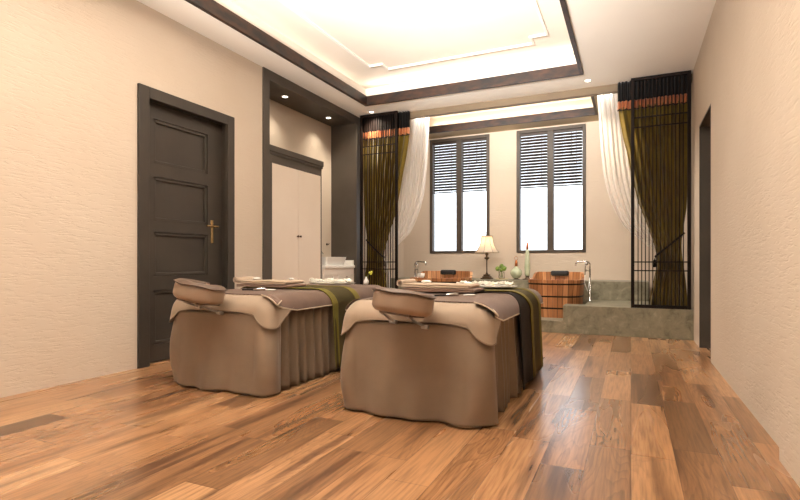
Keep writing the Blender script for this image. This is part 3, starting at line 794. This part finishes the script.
# ================================================================ MASSAGE TABLES
def rpath(x0, x1, y0, y1, closed_front, n=8, step=.02, mode='far', ystart=0, ov=0):
    """inner rectangle outline with outward normals. mode 'far': right side -> far end -> left side (open at front)
       mode 'near': left side -> near end -> right side (open at back)"""
    pts = []
    def seg(a, b, nrm):
        L_ = math.dist(a, b); k = max(1, int(L_/step))
        for i in range(k+1): pts.append((a[0]+(b[0]-a[0])*i/k, a[1]+(b[1]-a[1])*i/k, *nrm))
    def cor(c, a0, a1):
        for i in range(1, n):
            a = math.radians(a0+(a1-a0)*i/n); pts.append((c[0], c[1], math.cos(a), math.sin(a)))
    if mode == 'far':
        seg((x1, ystart), (x1, y1), (1, 0)); cor((x1, y1), 0, 90); seg((x1, y1), (x0, y1), (0, 1)); cor((x0, y1), 90, 180); seg((x0, y1), (x0, ystart), (-1, 0))
    elif mode == 'near':
        seg((x0, ystart), (x0, y0), (-1, 0)); cor((x0, y0), 180, 270); seg((x0, y0), (x1, y0), (0, -1)); cor((x1, y0), 270, 360); seg((x1, y0), (x1, ystart), (1, 0))
    return pts
def drape(m, pts, r, ztop, D, nfall=10, wob=None, cap=True):
    """cloth over a rounded edge: D(i) is the length past the inner outline, wob(i, d, s) pushes it out"""
    P = []; S = 0; n_arc = 6
    for i, (x, y, nx, ny) in enumerate(pts):
        if i: S += math.hypot(x-pts[i-1][0], y-pts[i-1][1]) + r*math.hypot(nx-pts[i-1][2], ny-pts[i-1][3])
        row = []; d_tot = D(i, S); arc = r*PI/2
        for k in range(n_arc+nfall+1):
            if k <= n_arc: d = min(arc, d_tot-.02)*k/n_arc
            else: d = min(arc, d_tot-.02) + (d_tot-min(arc, d_tot-.02))*(k-n_arc)/nfall
            if d <= arc: a = d/r; h = r*math.sin(a); z = ztop-r*(1-math.cos(a))
            else: h = r; z = ztop-r-(d-arc)
            if wob: h += wob(i, d, S, z)
            row.append((x+nx*h, y+ny*h, z))
        P.append(row)
    V = m.grid(P)
    if cap:
        # straight strips across the bed close the top
        n = len(V)
        for i in range(n//2):
            a, b, c, d = V[i][0], V[i+1][0], V[n-2-i][0], V[n-1-i][0]
            if len({a, b, c, d}) == 4 and (a.co-b.co).length > 1e-6 or True:
                try: m.b.faces.new([v for v in (a, b, c, d)])
                except ValueError: pass
        bmesh.ops.remove_doubles(m.b, verts=m.b.verts, dist=1e-5)
        bmesh.ops.dissolve_degenerate(m.b, edges=m.b.edges, dist=1e-6)
    return P
BW, BL = 1.02, 2.05      # size of a bed
TOP = .742
def bed(cx, y0, label, runner, seed):
    rnd = random.Random(seed)
    r = empty('massage_table', (cx, y0, 0), label=label, cat='massage table', group='draped massage tables')
    hw = BW/2; R = .125
    x0, x1, ya, yb = -hw+R, hw-R, R, BL-R
    # inner body of the couch (padded board on legs under the cloths)
    m = MB(); m.box(-hw+.07, hw-.07, .07, BL-.07, .60, TOP-.02, .04, 3); m.build('padding', M['dark_leather'], r)
    for sx in (-1, 1):
        for yy in (.22, BL-.22):
            m = MB(); m.box(sx*.36-.03, sx*.36+.03, yy-.03, yy+.03, 0, .60, .004); m.build('leg', M['grey'], r)
    # pleated side skirt
    f1, f2 = rnd.uniform(0, 6), rnd.uniform(0, 6)
    pts = rpath(x0, x1, ya, yb, False, mode='far', ystart=.10, step=.008, n=24)
    nn = len(pts)
    def wsk(i, d, s, z):
        q = min(1, max(0, (.66-z)/.5))
        e = min(1, i/12, (nn-1-i)/12)
        fold = math.sin(PI*s/.115+f1+2.6*noise.noise(Vector((s*2.1, f2, 0))))
        fold = 1-2*abs(fold)**.6
        return -.024 + (.012+.034*q)*(fold-.45) + .012*q*math.sin(2*PI*s/.41+f2) + .007*q*math.sin(2*PI*s/.067+f1) + .014*q
    m = MB(); P = []
    S = 0
    for i, (x, y, nx, ny) in enumerate(pts):
        if i: S += math.hypot(x-pts[i-1][0], y-pts[i-1][1]) + R*math.hypot(nx-pts[i-1][2], ny-pts[i-1][3])
        row = []
        for k in range(15):
            z = .632 - (.632-.012)*k/14; h = R+wsk(i, 0, S, z); row.append((x+nx*h, y+ny*h, z))
        P.append(row)
    m.grid(P); m.build('skirt', M['skirt'], r, smooth=True, solid=.003)
    # smooth head-end drape, wraps the two near corners
    pts2 = rpath(x0, x1, ya, yb, False, mode='near', ystart=.16, step=.012, n=20)
    n2 = len(pts2)
    m = MB(); P = []; S = 0
    for i, (x, y, nx, ny) in enumerate(pts2):
        if i: S += math.hypot(x-pts2[i-1][0], y-pts2[i-1][1]) + R*math.hypot(nx-pts2[i-1][2], ny-pts2[i-1][3])
        row = []
        for k in range(31):
            z = .612-(.612-.012)*k/30; q = (.612-z)/.60
            corner = abs(nx*ny)*2
            bul = .034*math.sin(PI*min(1, max(0, (q-.10)/.86)))*corner
            h = R - .004 + .020*q*q + bul + q*(.019*math.sin(2*PI*S/.52+f1) + .015*math.sin(2*PI*S/.27+f2+1.5*q)) - .018*max(0, q-.75)/.25*corner
            row.append((x+nx*h, y+ny*h, z))
        P.append(row)
    m.grid(P); m.build('end_drape', M['beige_cloth'], r, smooth=True, solid=.003)
    # light sheet over the head end with an arched hem
    pts3 = rpath(x0, x1, ya, yb, False, mode='near', ystart=.36, step=.012, n=24)
    n3 = len(pts3)
    def Dh(i, s):
        x, y, nx, ny = pts3[i]
        if abs(nx) < 1e-6: # along the front
            e = abs(x)/x1; return .190 + .022*max(0, (e-.5)/.5)**2
        if ny < -1e-6:   # round the corner
            a = math.atan2(abs(nx), -ny)/(PI/2); return .212 + .10*math.sin(PI*min(1, a*.75))
        t = (y-ya)/(.36-ya); return .212+.0707 - .15*t
    def wh(i, d, s, z):
        x, y, nx, ny = pts3[i]; c = abs(nx*ny)*2; q = max(0, (d-.12)/.22)
        return .006 + .030*q*c + .012*q*abs(nx)
    m = MB(); PH = drape(m, pts3, R, TOP+.002, Dh, wob=wh); sh = m.build('head_sheet', M['sheet'], r, smooth=True, solid=.003)
    m = MB(); m.tube([p[-1] for p in PH], .0045, n=6); m.build('hem', M['beige_cloth'], sh, smooth=True)
    # brown coverlet
    pts4 = rpath(x0, x1, ya, yb, False, mode='far', ystart=.10, step=.02, n=16)
    n4 = len(pts4)
    def Dc(i, s):
        y = pts4[i][1]
        base = .202
        if y < .34 and abs(pts4[i][2]) > .9:
            t = max(0, (y-.10)/.24); return .15+(base-.15)*t**.8
        return base
    def wc(i, d, s, z):
        q = max(0, (d-.15)/.14)
        lift = .012 if i < 3 or i > n4-4 else 0
        return .010 + lift + .004*q*math.sin(2*PI*s/.19+f2)
    m = MB(); PC = drape(m, pts4, R, TOP+.007, Dc, nfall=5, wob=wc)
    # a few soft creases on top
    for v in m.b.verts:
        if v.co.z > TOP-.01: v.co.z += .003*noise.noise(Vector((v.co.x*6, v.co.y*3, seed)))
    co = m.build('coverlet', M['coverlet'], r, smooth=True, solid=.004)
    m = MB(); m.tube([p[-1] for p in PC], .006, n=6); m.build('hem_piping', M['hem'], co, smooth=True)
    # turned-back corner flap at the near right of the coverlet
    m = MB(); P = []
    for i in range(8):
        s = i/7; row = []
        for j in range(8):
            t = j/7; yy = .055+.30*s; wdt = (1-s)*.15
            h = x1 + .02 + wdt*t
            z = TOP+.012 - .075*t*(1-s) - .02*s + .015*math.sin(PI*t)*(1-s)
            row.append((h, yy, z))
        P.append(row)
    m.grid(P); m.build('corner_flap', M['coverlet'], co, smooth=True, solid=.004)
    m = MB(); m.tube([q[-1] for q in P], .005, n=6); m.tube(P[0], .005, n=6); m.build('flap_hem', M['hem'], co, smooth=True)
    # cloth bands hung across; the near-black one stands in for shade
    def band(ys, ye, ztop, zr, zl, mt, name, parent, off, wav=.006, curve=0.0, pinch=0.0):
        m = MB(); P = []
        prof = []
        for k in range(9): prof.append((1, zr + (TOP-R-zr)*k/8))
        P = []
        ny_ = 16
        for j in range(ny_+1):
            v = j/ny_; y = ys+(ye-ys)*v; row = []
            h = R+off
            zz = zr
            for k in range(11):   # right hang
                z = zr+(TOP-R-zr)*k/10; q = 1-k/10
                row.append((x1+h+.014*q+wav*q*math.sin(9*v+1), y+curve*q*.02, z))
            for k in range(1, 9):
                a = PI/2*k/8; row.append((x1+h*math.cos(a), y-curve*(.12*k/8)+pinch*(1-v)*k/8, TOP-R+h*math.sin(a)))
            for k in range(1, 12):
                x = x1+(x0-x1)*k/12; row.append((x, y-curve*.12+pinch*(1-v), TOP+off))
            for k in range(0, 9):
                a = PI/2*k/8; row.append((x0-h*math.sin(a), y-curve*.12, TOP-R+h*math.cos(a)))
            for k in range(1, 6):
                z = TOP-R-(TOP-R-zl)*k/5; row.append((x0-h-.012*k/5, y-curve*.12, z))
            P.append(row)
        m.grid(P); return m.build(name, mt, parent, smooth=True, solid=.004)
    if runner == 'near':
        band(.84, 1.34, TOP, .05, .30, M['runner_shade'], 'runner_shade_band', r, .016, wav=.012, curve=.5, pinch=.22)  # deep shade beside and under the runner edge, made as a dark band
        rn = band(1.24, 1.72, TOP, .06, .30, M['dark_olive'], 'runner', r, .022, wav=.010, curve=1.3)
        band(1.235, 1.33, TOP, .06, .30, M['olive_cloth'], 'runner_border', rn, .027, curve=1.3)
        band(1.63, 1.725, TOP, .06, .30, M['olive_cloth'], 'runner_border', rn, .027, curve=1.3)
    else:
        rn = band(.86, 1.36, TOP, .06, .30, M['dark_olive'], 'runner', r, .017, wav=.012, curve=.6)
        band(.855, .945, TOP, .06, .30, M['olive_cloth'], 'runner_border', rn, .022, wav=.012, curve=.6)
        band(1.275, 1.365, TOP, .06, .30, M['olive_cloth'], 'runner_border', rn, .022, wav=.012, curve=.6)
    return r
NB = bed(-1.275, 2.93, 'draped massage table nearest the camera, on the right, with dark shade band and olive runner', 'near', 3)
FB = bed(-2.93, 2.96, 'draped massage table on the left, closer to the dark panelled door', 'far', 8)

def cradle(cx, cy, cz, roll, label):
    r = empty('face_cradle', (cx, cy, cz), label=label, cat='face cradle', group='face cradles at the table heads')
    r.rotation_euler = (math.radians(-7), math.radians(roll), 0)
    # horseshoe cushion, opening hidden at the back
    def ring(a, rx=.125, ry=.115): return (rx*math.cos(a), ry*math.sin(a))
    def sweep(m, a0, a1, sec, n=44):
        P = []
        for i in range(n+1):
            a = a0+(a1-a0)*i/n; cxx, cyy = ring(a); d = Vector((math.cos(a), math.sin(a)))
            P.append([(cxx+d.x*u, cyy+d.y*u, v) for u, v in sec])
        V = m.grid(P, close_v=True); m.b.faces.new(V[0]); m.b.faces.new(V[-1])
    sec = []
    hw_, hh, rr_ = .060, .066, .040
    for c0, c1, a0 in ((hw_-rr_, hh-rr_, 0), (-hw_+rr_, hh-rr_, 90), (-hw_+rr_, -hh+rr_, 180), (hw_-rr_, -hh+rr_, 270)):
        for k in range(6):
            a = math.radians(a0+18*k); sec.append((c0+rr_*math.cos(a), c1+rr_*math.sin(a)))
    m = MB(); sweep(m, math.radians(110), math.radians(430), sec); m.build('cushion', M['leather'], r, smooth=True)
    # thin fitted cover lying over the top with an upturned edge
    m = MB(); P = []
    for i in range(49):
        a = math.radians(112+316*i/48); cxx, cyy = ring(a); d = Vector((math.cos(a), math.sin(a)))
        w_ = .006*math.sin(5*a)
        P.append([(cxx+d.x*u, cyy+d.y*u, v+.5*w_*(abs(u) > .05)) for u, v in ((-.060, .052), (-.05, .066), (0, .072), (.040, .070), (.060, .058), (.068, .050+.5*w_), (.071, .056))])
    m.grid(P); m.build('cushion_cover', M['dark_leather'], r, smooth=True, solid=.005)
    m = MB(); m.box(-.10, .10, -.105, .13, -.078, -.062, .004); m.build('plate', M['dark_leather'], r)
    for s in (-1, 1):
        m = MB(); m.tube([(s*.085, -.09, -.074), (s*.088, .0, -.10), (s*.108, .14, -.128)], .008, n=8)
        m.ell((s*.085, -.09, -.074), .012, .013, .013); m.box(s*.108-.022, s*.108+.022, .12, .16, -.142, -.118, .006)
        m.build('bracket', M['bracket'], r, smooth=False)
    return r
M['bracket'] = mat('brushed_bracket_steel', (165, 158, 150), (180, 172, 164), rough=.3, metal=.8, scale=(20, 20, 20))
cradle(-1.24, 2.755, .758, 6, 'padded taupe face cradle on the head of the nearer, right massage table')
cradle(-2.925, 2.80, .775, 10, 'padded taupe face cradle on the head of the left massage table')

def towel_stack(cx, cy, lab1, lab2):
    """two folded towels: brown below, cream above with a rolled left end"""
    z = TOP+.024
    def fold(x0, x1, y0, y1, z, t, layers, mt, label, group, roll):
        r = empty('folded_towel', (x0, y0, z), label=label, cat='towel', group=group)
        W, D = x1-x0, y1-y0
        m = MB(); P = []
        for j in range(13):
            v = j/12; row = []
            # serpentine cross-section along x
            pts = []
            for k in range(layers):
                zz = t*(k+.5)
                xs = [W*q/10 for q in range(11)]
                if k % 2: xs.reverse()
                for q in xs: pts.append((q, zz + .0015*math.sin(q*22+v*3)))
                if k < layers-1:
                    xe = W if k % 2 == 0 else 0; sg = 1 if k % 2 == 0 else -1
                    for a in (30, 60, 90, 120, 150):
                        pts.append((xe+sg*t*.5*math.sin(math.radians(a)), zz+t*.5-t*.5*math.cos(math.radians(a))))
            row = [(px, D*v+.004*math.sin(px*9), pz) for px, pz in pts]
            P.append(row)
        m.grid(P); m.build('layers', mt, r, smooth=True, solid=t*.8)
        if roll:
            m = MB()
            P = []
            for j in range(13):
                v = j/12; row = []
                for k in range(40):
                    a = k/40*4.2*PI; q = .010+.020*k/40
                    row.append((-.018+q*math.cos(a), D*v, .035+q*math.sin(a)))
                P.append(row)
            m.grid(P); m.build('rolled_end', mt, r, smooth=True, solid=.006)
        return r
    fold(cx-.24, cx+.34, cy-.14, cy+.16, z, .014, 2, M['brown_towel'], lab1, 'brown towels', False)
    fold(cx-.26, cx+.30, cy-.12, cy+.17, z+.030, .015, 2, M['towel'], lab2, 'cream towels', True)
    return z+.030+.032
zt1 = towel_stack(-1.43, 3.84, 'folded brown towel under the cream towel on the nearer, right table', 'folded cream towel on top of the brown one on the nearer, right table')
zt2 = towel_stack(-3.17, 3.86, 'folded brown towel under the cream towel on the left table', 'folded cream towel on top of the brown one on the left table')

def pebble(x, y, z, label, rx=.045, ry=.03, rz=.013):
    m = MB(); m.ell((0, 0, 0), rx, ry, rz, 18, 10)
    for v in m.b.verts: v.co *= 1+.04*noise.noise(v.co*30)
    tag(m.build('pebble', M['white'], smooth=True, loc=(x, y, z+rz)), label, 'stone')
pebble(-1.52, 3.84, zt1, 'white oval stone on the towels of the nearer, right table')
pebble(-3.32, 3.90, zt2, 'white oval stone on the towels of the left table')
pebble(-2.93, 3.93, zt2, 'smaller white stone right of the oval one on the left table', .028, .024, .011)

def brush(x, y, z, rz, label):
    r = empty('massage_tool', (x, y, z), rz, label, 'massage tool', 'metal-tipped massage tools')
    m = MB(); m.tube([(0, 0, .010), (.09, 0, .010)], [.006, .008], n=10); m.build('grip', M['black_cloth'], r, smooth=True)
    m = MB(); m.tube([(.09, 0, .010), (.13, 0, .012), (.19, 0, .014), (.20, 0, .014)], [.008, .012, .012, .004], n=10); m.build('blade', M['chrome'], r, smooth=True)
brush(-1.26, 3.34, TOP+.012, math.radians(48), 'slim tool with dark grip and bright tip lying on the nearer, right table')
brush(-3.02, 3.36, TOP+.012, math.radians(38), 'slim tool with dark grip and bright tip lying on the left table')
for x, y, lab in ((-1.07, 3.56, 'flat white scraping stone near the dark shade band on the right table'), (-2.83, 3.50, 'flat white scraping stone beside the towels on the left table')):
    m = MB(); m.ell((0, 0, 0), .05, .02, .006, 14, 8)
    o = tag(m.build('scraping_stone', M['white'], smooth=True, loc=(x, y, TOP+.0185)), lab, 'stone'); o.rotation_euler = (0, 0, .5)

# tray of white blossoms
def blossom_proto():
    r = empty('white_blossom', (0, 0, 0), label='x', cat='flower')
    for k in range(5):
        m = MB(); a = 2*PI*k/5; P = []
        for i in range(6):
            s = i/5; row = []
            for j in range(7):
                t = (j/6-.5)*2; wd_ = .024*math.sin(PI*min(1, s*.85+.12))
                rr_ = .042*s
                row.append((rr_*math.cos(a)-t*wd_*math.sin(a), rr_*math.sin(a)+t*wd_*math.cos(a), .004+.020*s*s+.006*t*t))
            P.append(row)
        m.grid(P); m.build('petal', M['petal_white'], r, smooth=True, solid=.002)
    m = MB(); m.ell((0, 0, .010), .008, .008, .008, 10, 6); m.build('flower_centre', M['yellow'], r, smooth=True)
    return r
proto = blossom_proto(); first = True
for cx, cy, where in ((-1.17, 4.40, 'on the nearer, right massage table'), (-2.79, 4.40, 'on the left massage table')):
    z = TOP+.012 if where.endswith('left massage table') is False else TOP+.012
    base = z+.022
    m = MB(); P = []
    for (sx, sy, zz) in ((.20, .08, 0), (.25, .11, .006), (.27, .125, .018), (.265, .12, .018), (.24, .10, .009), (.02, .01, .006)):
        P.append([(sx*math.cos(a)*(1+.05*math.sin(5*a)), sy*math.sin(a), zz) for a in [2*PI*k/40 for k in range(40)]])
    V = m.grid(P, close_v=True); m.b.faces.new(V[0]); m.b.faces.new(V[-1])
    tag(m.build('flower_dish', M['white'], smooth=True, loc=(cx, cy, base-.002)), 'long shallow white dish heaped with blossoms ' + where, 'dish')
    for k in range(20):
        o = proto if first else copy_tree(proto); first = False
        q = k/19; px = cx-.22+.44*q; py = cy+random.uniform(-.065, .065)
        o.location = (px, py, base+.010+random.uniform(0, .016)); o.rotation_euler = (random.uniform(-.25, .25), random.uniform(-.25, .25), random.uniform(0, 6))
        s = random.uniform(.8, 1.15); o.scale = (s, s, s)
        o['label'] = 'small white blossom in the heap on the dish ' + where; o['group'] = 'white blossoms ' + where

# slim bottle and sprig on the far end of the left table
r = empty('bud_vase', (-2.64, 4.88, TOP+.012), label='small pale bud vase with yellow-green blooms on the far end of the left table', cat='vase')
m = MB(); m.lathe([(.018, 0), (.028, .015), (.03, .035), (.012, .065), (.009, .08), (.012, .085)], n=18); m.build('body', M['white'], r, smooth=True)
m = MB(); m.tube([(0, 0, .07), (.02, 0, .10), (.055, 0, .115)], .0025, n=6); m.build('stem', M['leaf'], r, smooth=True)
m = MB()
for dx, dz in ((.06, .118), (.045, .13), (.068, .135)): m.ell((dx, 0, dz), .014, .012, .014)
m.build('bloom', M['yellow'], r, smooth=True)
